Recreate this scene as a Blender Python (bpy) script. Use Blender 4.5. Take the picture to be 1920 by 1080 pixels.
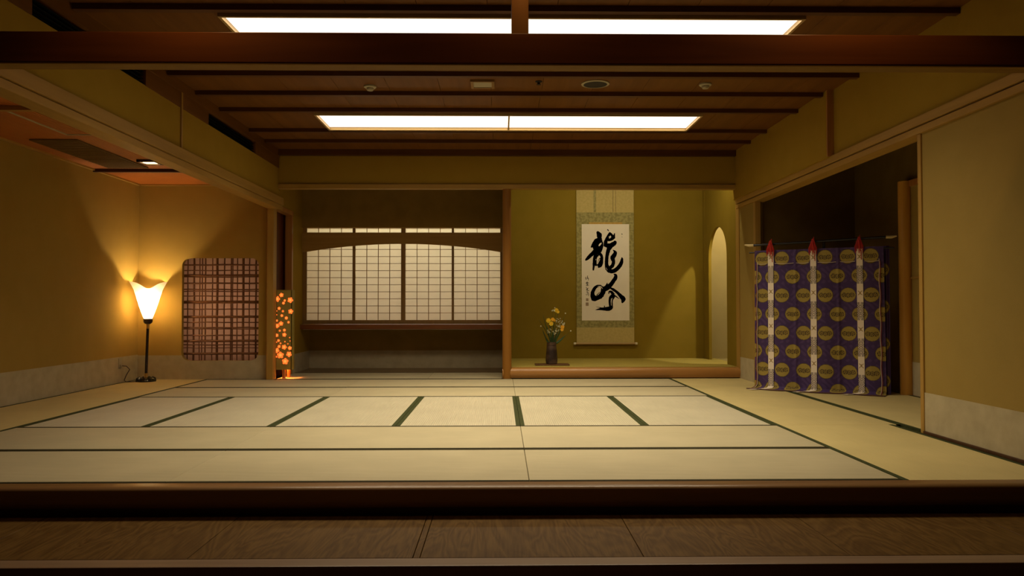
import bpy, bmesh, math, random
from mathutils import Vector, Matrix
from mathutils.geometry import tessellate_polygon
PI = math.pi
random.seed(7)
sc = bpy.context.scene
COL = sc.collection
for o in list(bpy.data.objects): bpy.data.objects.remove(o)

# ---------------------------------------------------------------- camera, world, exposure
cam_d = bpy.data.cameras.new('camera'); cam = bpy.data.objects.new('camera', cam_d); COL.objects.link(cam)
cam_d.sensor_width = 36; cam_d.lens = 36*1446.5/1920; cam_d.clip_start = .05; cam_d.clip_end = 100
YAW, PITCH, ROLL = .0146, .0232, -.0007
cam.matrix_world = (Matrix.Translation((0, 0, .92)) @ Matrix.Rotation(-YAW, 4, 'Z') @ Matrix.Rotation(PITCH, 4, 'X')
                    @ Matrix.Rotation(PI/2, 4, 'X') @ Matrix.Rotation(ROLL, 4, 'Z'))
sc.camera = cam
w = bpy.data.worlds.new('world'); sc.world = w; w.use_nodes = True
w.node_tree.nodes['Background'].inputs[0].default_value = (1, .75, .45, 1)
w.node_tree.nodes['Background'].inputs[1].default_value = .01
sc.view_settings.view_transform = 'Standard'; sc.view_settings.look = 'None'
sc.view_settings.gamma = 1; sc.view_settings.exposure = 0.0; sc.view_settings.use_curve_mapping = False

PANEL_E = 1.35          # the two ceiling light fixtures
PANEL_C = (1.0, .88, .76)
DOWN_W = 60
BULB_W = 36
def light(name, kind, loc, energy, color, size=.05, rot=None, sizey=None, spot=None, spread=None):
    d = bpy.data.lights.new(name, kind); d.energy = energy; d.color = color
    if kind == 'AREA':
        d.size = size
        if sizey: d.shape = 'RECTANGLE'; d.size_y = sizey
        if spread: d.spread = spread
    else: d.shadow_soft_size = size
    if spot: d.spot_size = spot; d.spot_blend = .5
    o = bpy.data.objects.new(name, d); COL.objects.link(o); o.location = loc
    if rot: o.rotation_euler = rot
    return o

for _y in (8.06, 5.42):
    light('ceiling_panel_light', 'AREA', (.085, _y, 2.862), DOWN_W, (1.0, .84, .56), 3.86, (0, 0, 0), .60, spread=math.radians(122))
light('tokonoma_tube', 'AREA', (1.6, 10.02, 2.86), 17, (1, .86, .54), 2.6, (math.radians(38), 0, 0), .06)
for _x in (-1.55, .10, 1.75):
    light('corridor_downlight', 'SPOT', (_x, 3.74, 2.88), 3.5 if _x == .10 else 9, (1, .60, .24), .04, (math.radians(18), 0, 0), spot=2.3)
light('corridor_fill', 'AREA', (0, .2, 2.85), 1.2, (1, .62, .28), 5, (math.radians(25), 0, 0), 1.2)

light('bay_ceiling_fill', 'SPOT', (-3.75, 4.9, 1.2), 36, (1, .58, .22), .06, (PI, 0, 0), spot=1.3)  # added unseen spot that brightens the low bay ceiling

# ---------------------------------------------------------------- materials
def mat(name, col=(.5, .5, .5), rough=.6, spec=.3, metal=0.0, emit=None, es=1):
    m = bpy.data.materials.new(name); m.use_nodes = True
    b = m.node_tree.nodes['Principled BSDF']
    b.inputs['Base Color'].default_value = (*col, 1); b.inputs['Roughness'].default_value = rough
    b.inputs['Specular IOR Level'].default_value = spec; b.inputs['Metallic'].default_value = metal
    if emit: b.inputs['Emission Color'].default_value = (*emit, 1); b.inputs['Emission Strength'].default_value = es
    return m
def bsdf(m): return m.node_tree.nodes['Principled BSDF']
def noise_mat(name, c1, c2, scale=(4, 4, 4), detail=6, rough=.7, spec=.2, bump=.0, lo=.35, hi=.65, nscale=1, dist=0, fine=None):
    m = mat(name, c1, rough, spec); t = m.node_tree; N = t.nodes; L = t.links
    tc = N.new('ShaderNodeTexCoord'); mp = N.new('ShaderNodeMapping'); mp.inputs['Scale'].default_value = scale
    n = N.new('ShaderNodeTexNoise'); n.inputs['Scale'].default_value = nscale; n.inputs['Detail'].default_value = detail
    n.inputs['Distortion'].default_value = dist
    r = N.new('ShaderNodeValToRGB'); e = r.color_ramp.elements
    e[0].position = lo; e[0].color = (*c1, 1); e[1].position = hi; e[1].color = (*c2, 1)
    L.new(tc.outputs['Object'], mp.inputs[0]); L.new(mp.outputs[0], n.inputs['Vector']); L.new(n.outputs['Fac'], r.inputs[0])
    L.new(r.outputs[0], bsdf(m).inputs['Base Color'])
    if bump:
        b = N.new('ShaderNodeBump'); b.inputs['Strength'].default_value = bump; b.inputs['Distance'].default_value = .004
        if fine:
            n2 = N.new('ShaderNodeTexNoise'); n2.inputs['Scale'].default_value = fine; n2.inputs['Detail'].default_value = 3
            L.new(tc.outputs['Object'], n2.inputs['Vector']); L.new(n2.outputs['Fac'], b.inputs['Height'])
        else: L.new(n.outputs['Fac'], b.inputs['Height'])
        L.new(b.outputs[0], bsdf(m).inputs['Normal'])
    return m
def wood(name, c1, c2, axis='x', rough=.45, spec=.35, k=1.0, dist=.6, bump=.15):
    s = [22*k, 22*k, 22*k]; s['xyz'.index(axis)] = 1.2*k
    return noise_mat(name, c1, c2, tuple(s), 5, rough, spec, bump, .3, .7, 1, dist)
def attr_mat(name, rough=.7, spec=.2, sheen=0, bump=0):
    m = mat(name, (.5, .5, .5), rough, spec); t = m.node_tree
    a = t.nodes.new('ShaderNodeAttribute'); a.attribute_name = 'pattern'
    t.links.new(a.outputs['Color'], bsdf(m).inputs['Base Color'])
    if bump:
        tc = t.nodes.new('ShaderNodeTexCoord'); n = t.nodes.new('ShaderNodeTexNoise'); n.inputs['Scale'].default_value = 60
        b = t.nodes.new('ShaderNodeBump'); b.inputs['Strength'].default_value = bump; b.inputs['Distance'].default_value = .003
        t.links.new(tc.outputs['Object'], n.inputs['Vector']); t.links.new(n.outputs['Fac'], b.inputs['Height'])
        t.links.new(b.outputs[0], bsdf(m).inputs['Normal'])
    return m
def paper_mat(name, dcol, tcol, mix=.6, grain=0):
    m = bpy.data.materials.new(name); m.use_nodes = True; t = m.node_tree; N = t.nodes; L = t.links
    N.remove(N['Principled BSDF']); out = N['Material Output']
    d = N.new('ShaderNodeBsdfDiffuse'); d.inputs[0].default_value = (*dcol, 1)
    s = N.new('ShaderNodeBsdfTranslucent'); s.inputs[0].default_value = (*tcol, 1)
    mx = N.new('ShaderNodeMixShader'); mx.inputs[0].default_value = mix
    L.new(d.outputs[0], mx.inputs[1]); L.new(s.outputs[0], mx.inputs[2]); L.new(mx.outputs[0], out.inputs[0])
    return m

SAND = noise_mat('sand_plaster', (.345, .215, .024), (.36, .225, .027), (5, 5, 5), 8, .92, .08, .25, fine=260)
SANDL = noise_mat('pale_sand_plaster', (.33, .228, .062), (.345, .238, .066), (5, 5, 5), 8, .92, .08, .25, fine=260)
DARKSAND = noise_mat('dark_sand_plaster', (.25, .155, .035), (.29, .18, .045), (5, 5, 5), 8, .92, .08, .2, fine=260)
ALC_SHADED = noise_mat('sand_plaster_shaded', (.15, .09, .02), (.17, .105, .025), (5, 5, 5), 8, .92, .08, .2, fine=260)  # same sand as the other walls, darkened to paint in the alcove's shadow
TOKO = noise_mat('tokonoma_plaster', (.255, .172, .018), (.27, .182, .021), (5, 5, 5), 8, .92, .08, .2, fine=260)
BAYW = noise_mat('sand_plaster_lamplit', (.36, .235, .050), (.375, .245, .055), (5, 5, 5), 8, .92, .08, .2, fine=260)  # same sand with more blue, so the paler lamp glow is in the colour
DADO = noise_mat('dado_paper', (.42, .355, .225), (.48, .41, .265), (9, 9, 9), 8, .8, .1, .15, fine=120)
HINOKI = lambda ax: wood('hinoki_wood_' + ax, (.35, .20, .042), (.42, .245, .055), ax, .5, .22)
HX, HY, HZ = HINOKI('x'), HINOKI('y'), HINOKI('z')
BX = wood('beam_wood', (.15, .042, .008), (.23, .07, .014), 'x', .33, .4, .5)
BZ = wood('post_wood', (.34, .14, .03), (.46, .21, .055), 'z', .35, .4, .6)
CEILB = wood('ceiling_board_wood', (.135, .050, .006), (.18, .070, .010), 'y', .5, .25, .5)
BATT = wood('batten_wood', (.075, .026, .008), (.11, .04, .012), 'x', .45, .3, .6)
DKW = wood('dark_wood', (.05, .02, .008), (.08, .032, .012), 'x', .45, .3)
KERB = wood('kerb_wood', (.15, .078, .030), (.24, .13, .055), 'x', .3, .35, .4)
SILLW = wood('sill_wood', (.33, .15, .035), (.42, .20, .055), 'x', .3, .5, .4)
BLACKM = mat('black_lacquer', (.006, .005, .005), .25, .5)
VENT = mat('vent_black', (.004, .004, .004), .8, .1)
INK = mat('ink', (.016, .010, .007), .6, .1)

def plank_mat():
    m = mat('plank_floor_wood', (.1, .05, .02), .5, .12); t = m.node_tree; N = t.nodes; L = t.links
    tc = N.new('ShaderNodeTexCoord'); mp = N.new('ShaderNodeMapping'); mp.inputs['Scale'].default_value = (2.6, .55, 1)
    n = N.new('ShaderNodeTexNoise'); n.inputs['Scale'].default_value = 1.6; n.inputs['Detail'].default_value = 3; n.inputs['Distortion'].default_value = .8
    mm = N.new('ShaderNodeMath'); mm.operation = 'MULTIPLY'; mm.inputs[1].default_value = 26
    fr = N.new('ShaderNodeMath'); fr.operation = 'PINGPONG'; fr.inputs[1].default_value = 1
    n2 = N.new('ShaderNodeTexNoise'); n2.inputs['Scale'].default_value = 1; n2.inputs['Detail'].default_value = 5
    mp2 = N.new('ShaderNodeMapping'); mp2.inputs['Scale'].default_value = (90, 5, 1)
    L.new(tc.outputs['Object'], mp.inputs[0]); L.new(tc.outputs['Object'], mp2.inputs[0]); L.new(mp.outputs[0], n.inputs['Vector'])
    L.new(n.outputs['Fac'], mm.inputs[0]); L.new(mm.outputs[0], fr.inputs[0]); L.new(mp2.outputs[0], n2.inputs['Vector'])
    mx = N.new('ShaderNodeMath'); mx.operation = 'MULTIPLY_ADD'; mx.inputs[1].default_value = .45
    L.new(fr.outputs[0], mx.inputs[0]); L.new(n2.outputs['Fac'], mx.inputs[2])
    r = N.new('ShaderNodeValToRGB'); e = r.color_ramp.elements; e[0].position = .3; e[0].color = (.070, .033, .007, 1); e[1].position = 1.1 if False else 1.0; e[1].color = (.14, .075, .020, 1)
    L.new(mx.outputs[0], r.inputs[0]); L.new(r.outputs[0], bsdf(m).inputs['Base Color'])
    b = N.new('ShaderNodeBump'); b.inputs['Strength'].default_value = .2; b.inputs['Distance'].default_value = .002
    L.new(mx.outputs[0], b.inputs['Height']); L.new(b.outputs[0], bsdf(m).inputs['Normal'])
    return m
PLANK = plank_mat()
def rib_mat(name, c1, c2, axis, step, rough=.6, spec=.25, strength=.6, warp=0.0, band=None):
    """woven ribs running along `axis` (x or y)"""
    m = mat(name, c1, rough, spec); t = m.node_tree; N = t.nodes; L = t.links
    tc = N.new('ShaderNodeTexCoord'); sp = N.new('ShaderNodeSeparateXYZ'); L.new(tc.outputs['Object'], sp.inputs[0])
    m1 = N.new('ShaderNodeMath'); m1.operation = 'MULTIPLY'; m1.inputs[1].default_value = 2*PI/step
    L.new(sp.outputs[1 if axis == 'x' else 0], m1.inputs[0])
    s = N.new('ShaderNodeMath'); s.operation = 'SINE'; L.new(m1.outputs[0], s.inputs[0])
    mp = N.new('ShaderNodeMapping'); mp.inputs['Scale'].default_value = (3, 240, 1) if axis == 'x' else (240, 3, 1)
    if warp: mp.inputs['Scale'].default_value = (25, 25, 1)
    n = N.new('ShaderNodeTexNoise'); n.inputs['Scale'].default_value = 1; n.inputs['Detail'].default_value = 4
    L.new(tc.outputs['Object'], mp.inputs[0]); L.new(mp.outputs[0], n.inputs['Vector'])
    a = N.new('ShaderNodeMath'); a.operation = 'MULTIPLY_ADD'; a.inputs[1].default_value = .16; a.inputs[2].default_value = 0
    L.new(s.outputs[0], a.inputs[0]); a2 = N.new('ShaderNodeMath'); a2.operation = 'ADD'; L.new(a.outputs[0], a2.inputs[0]); L.new(n.outputs['Fac'], a2.inputs[1])
    n3 = N.new('ShaderNodeTexNoise'); n3.inputs['Scale'].default_value = 2.2; n3.inputs['Detail'].default_value = 3
    L.new(tc.outputs['Object'], n3.inputs['Vector'])
    r = N.new('ShaderNodeValToRGB'); e = r.color_ramp.elements; e[0].position = .25; e[0].color = (*c1, 1); e[1].position = .75; e[1].color = (*c2, 1)
    L.new(a2.outputs[0], r.inputs[0])
    mixc = N.new('ShaderNodeMix'); mixc.data_type = 'RGBA'; mixc.blend_type = 'MULTIPLY'; mixc.inputs[0].default_value = .25
    L.new(r.outputs[0], mixc.inputs[6]); L.new(n3.outputs['Fac'], mixc.inputs[7])
    L.new(mixc.outputs[2], bsdf(m).inputs['Base Color'])
    b = N.new('ShaderNodeBump'); b.inputs['Strength'].default_value = strength; b.inputs['Distance'].default_value = .002
    L.new(s.outputs[0], b.inputs['Height']); L.new(b.outputs[0], bsdf(m).inputs['Normal'])
    return m
TAT_X = rib_mat('rush_weave_x', (.465, .40, .25), (.555, .48, .305), 'x', .016)
TAT_Y_SHEEN = rib_mat('rush_weave_y_sheen', (.55, .49, .35), (.66, .595, .43), 'y', .016, strength=.8)  # brighter base colour paints in the sheen of the lengthwise ribs
TAT_Z = rib_mat('rush_weave_edge_row', (.60, .485, .215), (.68, .55, .25), 'y', .016, strength=.3)
GOZA = rib_mat('toko_rush', (.44, .34, .07), (.52, .41, .09), 'x', .012)
HERI = noise_mat('mat_binding_green', (.035, .042, .014), (.055, .062, .022), (40, 40, 40), 3, .8, .1)
HERIX = noise_mat('mat_binding_dark', (.026, .022, .008), (.038, .031, .012), (40, 40, 40), 3, .8, .1)
WOVEN = rib_mat('woven_ceiling_wood', (.42, .12, .014), (.56, .17, .025), 'y', .03, .5, .3, 1.0)

# ---------------------------------------------------------------- mesh helpers
class MB:
    def __init__(s): s.bm = bmesh.new()
    def box(s, x0, x1, y0, y1, z0, z1, bev=0, seg=2):
        c = bmesh.ops.create_cube(s.bm, size=1)
        vs = c['verts']
        for v in vs: v.co = Vector(((x0+x1)/2 + v.co.x*(x1-x0), (y0+y1)/2 + v.co.y*(y1-y0), (z0+z1)/2 + v.co.z*(z1-z0)))
        if bev:
            es = list({e for v in vs for e in v.link_edges})
            bmesh.ops.bevel(s.bm, geom=es, offset=bev, segments=seg, profile=.6, affect='EDGES')
        return s
    def tube(s, pts, r, n=8, cap=True):
        pts = [Vector(p) for p in pts]; rs = r if isinstance(r, (list, tuple)) else [r]*len(pts); rings = []
        up = None
        for i, p in enumerate(pts):
            t = (pts[min(i+1, len(pts)-1)] - pts[max(i-1, 0)]).normalized()
            if up is None: up = Vector((0, 0, 1)) if abs(t.z) < .9 else Vector((1, 0, 0))
            a = t.cross(up).normalized(); up = a.cross(t).normalized()
            rings.append([s.bm.verts.new(p + (a*math.cos(2*PI*k/n) + up*math.sin(2*PI*k/n))*rs[i]) for k in range(n)])
        for i in range(len(pts)-1):
            for k in range(n): s.bm.faces.new((rings[i][k], rings[i][(k+1) % n], rings[i+1][(k+1) % n], rings[i+1][k]))
        if cap: s.bm.faces.new(rings[0][::-1]); s.bm.faces.new(rings[-1])
        return s
    def lathe(s, prof, c=(0, 0, 0), n=24, cap=True):
        rings = [[s.bm.verts.new((c[0]+r*math.cos(2*PI*k/n), c[1]+r*math.sin(2*PI*k/n), c[2]+z)) for k in range(n)] for r, z in prof]
        for i in range(len(prof)-1):
            for k in range(n): s.bm.faces.new((rings[i][k], rings[i][(k+1) % n], rings[i+1][(k+1) % n], rings[i+1][k]))
        if cap: s.bm.faces.new(rings[0][::-1]); s.bm.faces.new(rings[-1])
        return s
    def poly(s, pts):
        s.bm.faces.new([s.bm.verts.new(p) for p in pts]); return s
    def prism_x(s, prof, x0, x1):
        """profile of (y,z) swept along x"""
        a = [s.bm.verts.new((x0, y, z)) for y, z in prof]; b = [s.bm.verts.new((x1, y, z)) for y, z in prof]; n = len(prof)
        for k in range(n): s.bm.faces.new((a[k], a[(k+1) % n], b[(k+1) % n], b[k]))
        s.bm.faces.new(a[::-1]); s.bm.faces.new(b); return s
    def plate(s, outer, holes, f0, f1):
        """outer/holes: 2D loops; f0,f1 map (a,b)->3D for the two faces"""
        loops = [outer] + holes
        flat = [p for l in loops for p in l]
        tris = tessellate_polygon([[Vector((a, b, 0)) for a, b in l] for l in loops])
        for f in (f0, f1):
            vs = [s.bm.verts.new(f(a, b)) for a, b in flat]
            for t in tris:
                try: s.bm.faces.new([vs[i] for i in t])
                except ValueError: pass
        for l in loops:
            n = len(l); v0 = [s.bm.verts.new(f0(a, b)) for a, b in l]; v1 = [s.bm.verts.new(f1(a, b)) for a, b in l]
            for k in range(n): s.bm.faces.new((v0[k], v0[(k+1) % n], v1[(k+1) % n], v1[k]))
        bmesh.ops.remove_doubles(s.bm, verts=s.bm.verts[:], dist=1e-5)
        return s
    def build(s, name, m, parent=None, smooth=False, loc=None):
        bmesh.ops.recalc_face_normals(s.bm, faces=s.bm.faces[:])
        me = bpy.data.meshes.new(name); s.bm.to_mesh(me); s.bm.free()
        o = bpy.data.objects.new(name, me); COL.objects.link(o); me.materials.append(m)
        if parent: o.parent = parent
        if loc: o.location = loc
        if smooth:
            for p in me.polygons: p.use_smooth = True
            try: me.set_sharp_from_angle(angle=math.radians(40))
            except Exception: pass
        return o
def B(*a, **k): return MB().box(*a, **k)
def struct(name, mb, m, **k):
    o = mb.build(name, m, **k); o['kind'] = 'structure'; return o
TRIM = [0]
def trim(mb, m, **k):
    TRIM[0] += 1; return struct('trim_%d' % TRIM[0], mb, m, **k)
def tag(o, label, cat, group=None):
    o['label'] = label; o['category'] = cat
    if group: o['group'] = group
    return o
def thing(name, label, cat, loc=(0, 0, 0), rz=0, group=None):
    o = bpy.data.objects.new(name, None); COL.objects.link(o); o.location = loc; o.rotation_euler = (0, 0, rz)
    o.empty_display_size = .1
    return tag(o, label, cat, group)

# ---------------------------------------------------------------- the place (metres, x right, y into the room, z up from the mats)
XL, XR, XW, CZ, YB = -2.81, 3.045, -4.57, 2.895, 9.77

# floors
struct('floor', B(-6, 6, 4.0, 12.2, -.16, -.055), DKW)
pf = MB(); seams = [-6, -4.2, -3.25, -2.30, -1.33, -.375, -.345, .61, 1.50, 2.42, 3.4, 4.4, 6]
for a, b in zip(seams, seams[1:]): pf.box(a+.0018, b-.0018, 3.31, 4.12, -.20, -.15, .0012, 1)
struct('floor_entry', pf, PLANK)
struct('floor_lower', B(-6, 6, -2.2, 3.36, -.62, -.5), PLANK)
trim(B(-6, 6, 3.205, 3.307, -.22, -.149, .006), wood('nosing_wood', (.20, .125, .075), (.26, .17, .105), 'x', .4, .35))
trim(B(-6, 6, 3.24, 3.30, -.5, -.22), DKW)
kp = [(4.06, 0), (3.99, .0), (3.975, -.002), (3.962, -.008), (3.955, -.018)] + \
     [(3.955 + .07*(1-math.cos(t)), -.06 - .066*math.sin(t)) for t in [i*PI/2/10 for i in range(11)]] + [(4.06, -.128)]
trim(MB().prism_x(kp, -6, 6), KERB, smooth=True)
trim(B(-6, 6, 4.04, 4.06, -.2, -.125), DKW)

# corridor around the camera
struct('wall_corridor_left', B(-6.1, -6, -2.2, 4.0, -.62, 3.0), SAND)
struct('wall_corridor_right', B(6, 6.1, -2.2, 4.0, -.62, 3.0), SAND)
struct('wall_corridor_back', B(-6.1, 6.1, -2.3, -2.2, -.62, 3.0), SAND)
struct('ceiling_corridor', B(-6.1, 6.1, -2.3, 3.96, 2.94, 3.0), CEILB)
struct('wall_front_left', B(-6.1, XW-.0, 4.0, 4.1, -.15, 3.0), SAND)
struct('wall_front_right', B(XR+.1, 6.1, 4.0, 4.1, -.15, 3.0), SAND)

# main ceiling: boards between battens
cb = MB()
xs = [XL-.05 + i*.462 for i in range(14)]
for a, b in zip(xs, xs[1:]): cb.box(a+.0013, min(b, XR+.2)-.0013, 3.96, YB+.1, CZ, CZ+.05, .0015, 1)
cb.box(XL-.3, XR+.3, 3.9, 12.2, CZ+.048, CZ+.1)
struct('ceiling', cb, CEILB)
for y in (4.40, 5.02, 6.46, 7.06, 7.66, 8.56, 9.12):
    x0, x1 = (XL+.02, XR-.06 if y > 6.9 else XR)
    trim(B(x0, x1, y, y+.055, CZ-.04, CZ), BATT)
trim(B(XL, XR-.06, YB-.07, YB, CZ-.075, CZ), BATT)

# front tie beam with its strut
trim(B(-4.6, 4.6, 4.0, 4.1, 2.186, 2.345, .004), BX)
trim(B(-4.6, 4.6, 4.003, 4.1, 2.176, 2.186, .001), wood('beam_sole_wood', (.24, .13, .02), (.28, .155, .026), 'x', .6, .15))
trim(B(.057, .146, 4.001, 4.09, 2.335, 2.96, .003), BZ)

# left upper wall over the side bay, with the air slot
struct('wall_left_upper', B(XL-.1, XL, 4.06, YB, 2.29, 2.665), SAND)
uw = MB()
uw.box(XL-.1, XL+.012, 4.06, YB, 2.80, CZ)
for a, b in ((4.06, 4.62), (6.1, 7.41), (8.83, YB)): uw.box(XL-.1, XL+.006, a, b, 2.662, 2.802)
trim(uw, CEILB)
for a, b, k in ((4.62, 6.1, 'near end'), (7.41, 8.83, 'far end')):
    v = thing('air_vent', 'long black slot vent high on the left upper wall, at its '+k, 'vent', (XL, (a+b)/2, 2.67), 0, None)
    h = (b-a)/2
    B(-.09, -.05, -h+.002, h-.002, -.004, .128).build('vent_box', VENT, v)
    lv = MB()
    for q in range(4): lv.box(-.05, -.012, -h+.003, h-.003, .012+q*.03, .016+q*.03)
    lv.build('louvre', VENT, v)
trim(B(XL-.01, XL+.012, 6.77, 6.80, 2.29, 2.80), HZ)
# left nageshi
trim(B(XL-.12, XL+.03, 4.0, 9.9, 2.205, 2.30, .004), HY)
trim(B(XL-.12, XL+.015, 4.0, 9.9, 2.145, 2.200, .003), HY)
trim(B(XL-.10, XL-.002, 4.0, 9.88, 2.19, 2.21), DKW)

# right upper wall
struct('wall_right_upper', B(XR, XR+.1, 4.06, 6.99, 2.28, CZ), SAND)
struct('wall_right_upper_far', B(XR-.055, XR+.1, 6.99, YB+.1, 2.28, CZ), SAND)
trim(B(XR-.06, XR-.0, 6.972, 6.992, 2.285, CZ), BZ)
trim(B(XR-.03, XR+.12, 4.0, 9.86, 2.225, 2.29, .004), HY)
trim(B(XR-.02, XR+.12, 4.0, 9.86, 2.165, 2.215, .003), HY)
trim(B(XR, XR+.10, 4.0, 9.86, 2.205, 2.232), DKW)

# back header over the recesses
struct('wall_back_header', B(XL-.1, XR, YB, YB+.08, 2.455, CZ), SAND)
trim(B(XL-.05, XR-.0, YB-.025, YB+.085, 2.405, 2.462, .004), HX)

# near right sliding wall
struct('wall_right', B(XR+.005, XR+.05, 4.1, 5.52, .295, 2.168), SANDL)
struct('wall_right_dado', B(XR, XR+.052, 4.1, 5.52, .02, .296), DADO)
trim(B(XR-.008, XR+.055, 5.515, 5.560, 0, 2.168, .006), HZ)
trim(B(XR-.012, XR+.055, 4.06, 5.52, 0, .021, .003), DKW)

# right alcove behind the curtain
XA = 4.27
struct('wall_alcove_back', B(XR+.02, XA+.1, 9.22, 9.32, .26, 2.8), ALC_SHADED)
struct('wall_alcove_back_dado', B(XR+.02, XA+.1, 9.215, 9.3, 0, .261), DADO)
struct('wall_alcove_side', B(XA, XA+.1, 7.95, 9.3, .0, 2.8), ALC_SHADED)
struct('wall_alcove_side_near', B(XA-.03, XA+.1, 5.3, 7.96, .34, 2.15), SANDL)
struct('wall_alcove_side_top', B(XA, XA+.1, 5.3, 7.95, 2.21, 2.8), ALC_SHADED)
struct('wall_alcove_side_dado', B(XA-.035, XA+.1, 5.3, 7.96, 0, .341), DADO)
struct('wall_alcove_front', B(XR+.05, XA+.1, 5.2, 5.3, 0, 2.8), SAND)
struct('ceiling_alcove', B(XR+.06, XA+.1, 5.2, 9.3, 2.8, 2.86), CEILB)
trim(MB().tube([(4.205, 7.95, 0), (4.205, 7.95, 2.21)], .064, 24), wood('round_post_wood', (.55, .27, .045), (.64, .33, .06), 'z', .35), smooth=True)
trim(B(XA-.05, XA+.05, 5.3, 7.98, 2.15, 2.215, .004), BZ)
trim(B(XA-.045, XA+.05, 5.3, 7.90, 1.195, 1.215), HY)
# stub wall beside the tokonoma
struct('wall_stub', B(XR-.0, XR+.1, 9.2, YB+.12, .27, 2.17), SANDL)
struct('wall_stub_dado', B(XR-.003, XR+.1, 9.2, YB+.12, 0, .271), DADO)
trim(B(XR-.006, XR+.06, 9.150, 9.23, 0, 2.17, .003), HZ)
trim(B(XR-.012, XR+.05, YB-.0, YB+.13, 0, 2.41, .004), HZ)

# side bay on the left: back wall with a rounded lattice window, left wall, low ceiling
WX0, WX1, WZ0, WZ1, WR = -4.02, -3.057, .232, 1.528, .10
def rrect(x0, x1, z0, z1, r, n=8):
    P = []
    for cx, cz, a0 in ((x1-r, z1-r, 0), (x0+r, z1-r, PI/2), (x0+r, z0+r, PI), (x1-r, z0+r, 3*PI/2)):
        for i in range(n+1): P.append((cx + r*math.cos(a0+i*PI/2/n), cz + r*math.sin(a0+i*PI/2/n)))
    return P
hole = rrect(WX0, WX1, WZ0, WZ1, WR)
YW = 9.79
struct('wall_bay_back', MB().plate([(XW, 0), (-2.9, 0), (-2.9, 2.5), (XW, 2.5)], [hole], lambda a, b: (a, YW, b), lambda a, b: (a, YW+.06, b)), BAYW)
dh = [(a, b) for a, b in hole if b < .30]
dh = sorted([p for p in dh], key=lambda p: p[0])
outline = [(XW+.001, 0), (-2.93, 0), (-2.93, .30)] + [(WX1-.005 if False else dh[-1][0], .30)] + dh[::-1] + [(dh[0][0], .30), (XW+.001, .30)]
struct('wall_bay_back_dado', MB().plate(outline, [], lambda a, b: (a, YW-.004, b), lambda a, b: (a, YW+.001, b)), DADO)
struct('wall_left', B(XW-.1, XW, 4.0, 9.9, 0, 2.5), BAYW)
struct('wall_left_dado', B(XW-.01, XW+.004, 4.0, YW, 0, .31), DADO)
struct('ceiling_bay', B(XW-.1, XL-.05, 4.0, 9.9, 2.46, 2.52), WOVEN)
for y, m, hh in ((4.78, DKW, .05), (5.94, HX, .035), (8.68, DKW, .035)):
    trim(B(XW, XL-.1, y, y+.05, 2.46-hh, 2.46), m)
trim(B(XW, XW+.025, 4.0, YW, 2.44, 2.46), HY)
trim(B(XW, XL-.1, YW-.025, YW, 2.44, 2.46), HX)
trim(B(-2.955, -2.925, YW-.02, YW, 0, 2.2), BZ)
trim(B(-2.93, -2.848, 9.70, 9.84, 0, 2.2, .006), HZ)
# flat frames set in the bay ceiling
hf = MB()
for a in ((-3.88, -3.0, 6.02, 6.035), (-3.88, -3.0, 6.93, 6.945), (-3.895, -3.88, 6.02, 6.945)): hf.box(a[0], a[1], a[2], a[3], 2.452, 2.462)
tag(hf.build('ceiling_hatch_frame', DADO), 'thin pale square frame of an access hatch in the orange left ceiling', 'hatch')
ag = thing('ceiling_air_grille', 'flat brown air grille in the low left ceiling near the wall', 'vent', (-4.12, 7.85, 2.445))
GRB = mat('grille_brown', (.15, .085, .025), .7, .1)
B(-.22, .22, -.72, .72, .0, .014, .002).build('frame', GRB, ag)
gs = MB()
for q in range(22): gs.box(-.2, .2, -.69+q*.064, -.65+q*.064, -.004, .002)
gs.build('grille', GRB, ag)
dl = thing('downlight', 'small lit square downlight in the low orange ceiling on the left', 'light', (-3.72, 8.21, 2.445))
fr = MB()
for a in ((-.1, .1, -.1, -.075), (-.1, .1, .075, .1), (-.1, -.075, -.1, .1), (.075, .1, -.1, .1)): fr.box(*a, -.012, .015)
fr.build('frame', DKW, dl)
B(-.075, .075, -.075, .075, 0, .006).build('lens', mat('downlight_lens', (.9, .8, .6), .4, .3, 0, (1, .78, .40), 9), dl)

# bamboo lattice window of the bay
win = thing('lattice_window', 'rounded square window with bamboo lattice over paper beside the standing lamp', 'window', (-3.5385, 9.88, .88))
PAP_B = paper_mat('bay_window_paper', (.62, .46, .37), (.75, .60, .50), .4)
B(-.515, .515, .055, .062, -.72, .72).build('paper', PAP_B, win)
BAM = wood('bamboo', (.15, .065, .025), (.22, .10, .04), 'z', .5, .3)
def winx(c): return (337-.2 + (c-68)/4.154 - 337)*.00668 + WX0 + .3385*0
for c, t in ((86, 4), (135, 7), (180, 4), (200, 4), (225, 5), (280, 4), (318, 9), (375, 5), (428, 5), (441, 4), (476, 4), (526, 9), (573, 4), (625, 6)):
    X = WX0 + (c-70)/4.154*.00668 + 3.5385
    pts = [(X+random.uniform(-.003, .003), .028, -.70+i*.14) for i in range(11)]
    MB().tube(pts, t*.0016+.0008, 7).build('bamboo_stick', BAM, win, True)
for c, t in ((105, 6), (150, 4), (187, 8), (201, 4), (251, 6), (300, 5), (315, 4), (352, 4), (395, 7), (406, 5), (455, 4), (516, 10), (559, 4), (601, 5), (611, 4), (661, 5), (706, 9), (736, 4), (760, 3), (805, 9)):
    Z = 1.528 - (c-54)/4.154*.00670 - .88
    pts = [(-.54+i*.108, .012, Z+random.uniform(-.003, .003)) for i in range(11)]
    MB().tube(pts, t*.0016+.0008, 7).build('bamboo_stick', BAM, win, True)
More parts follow.
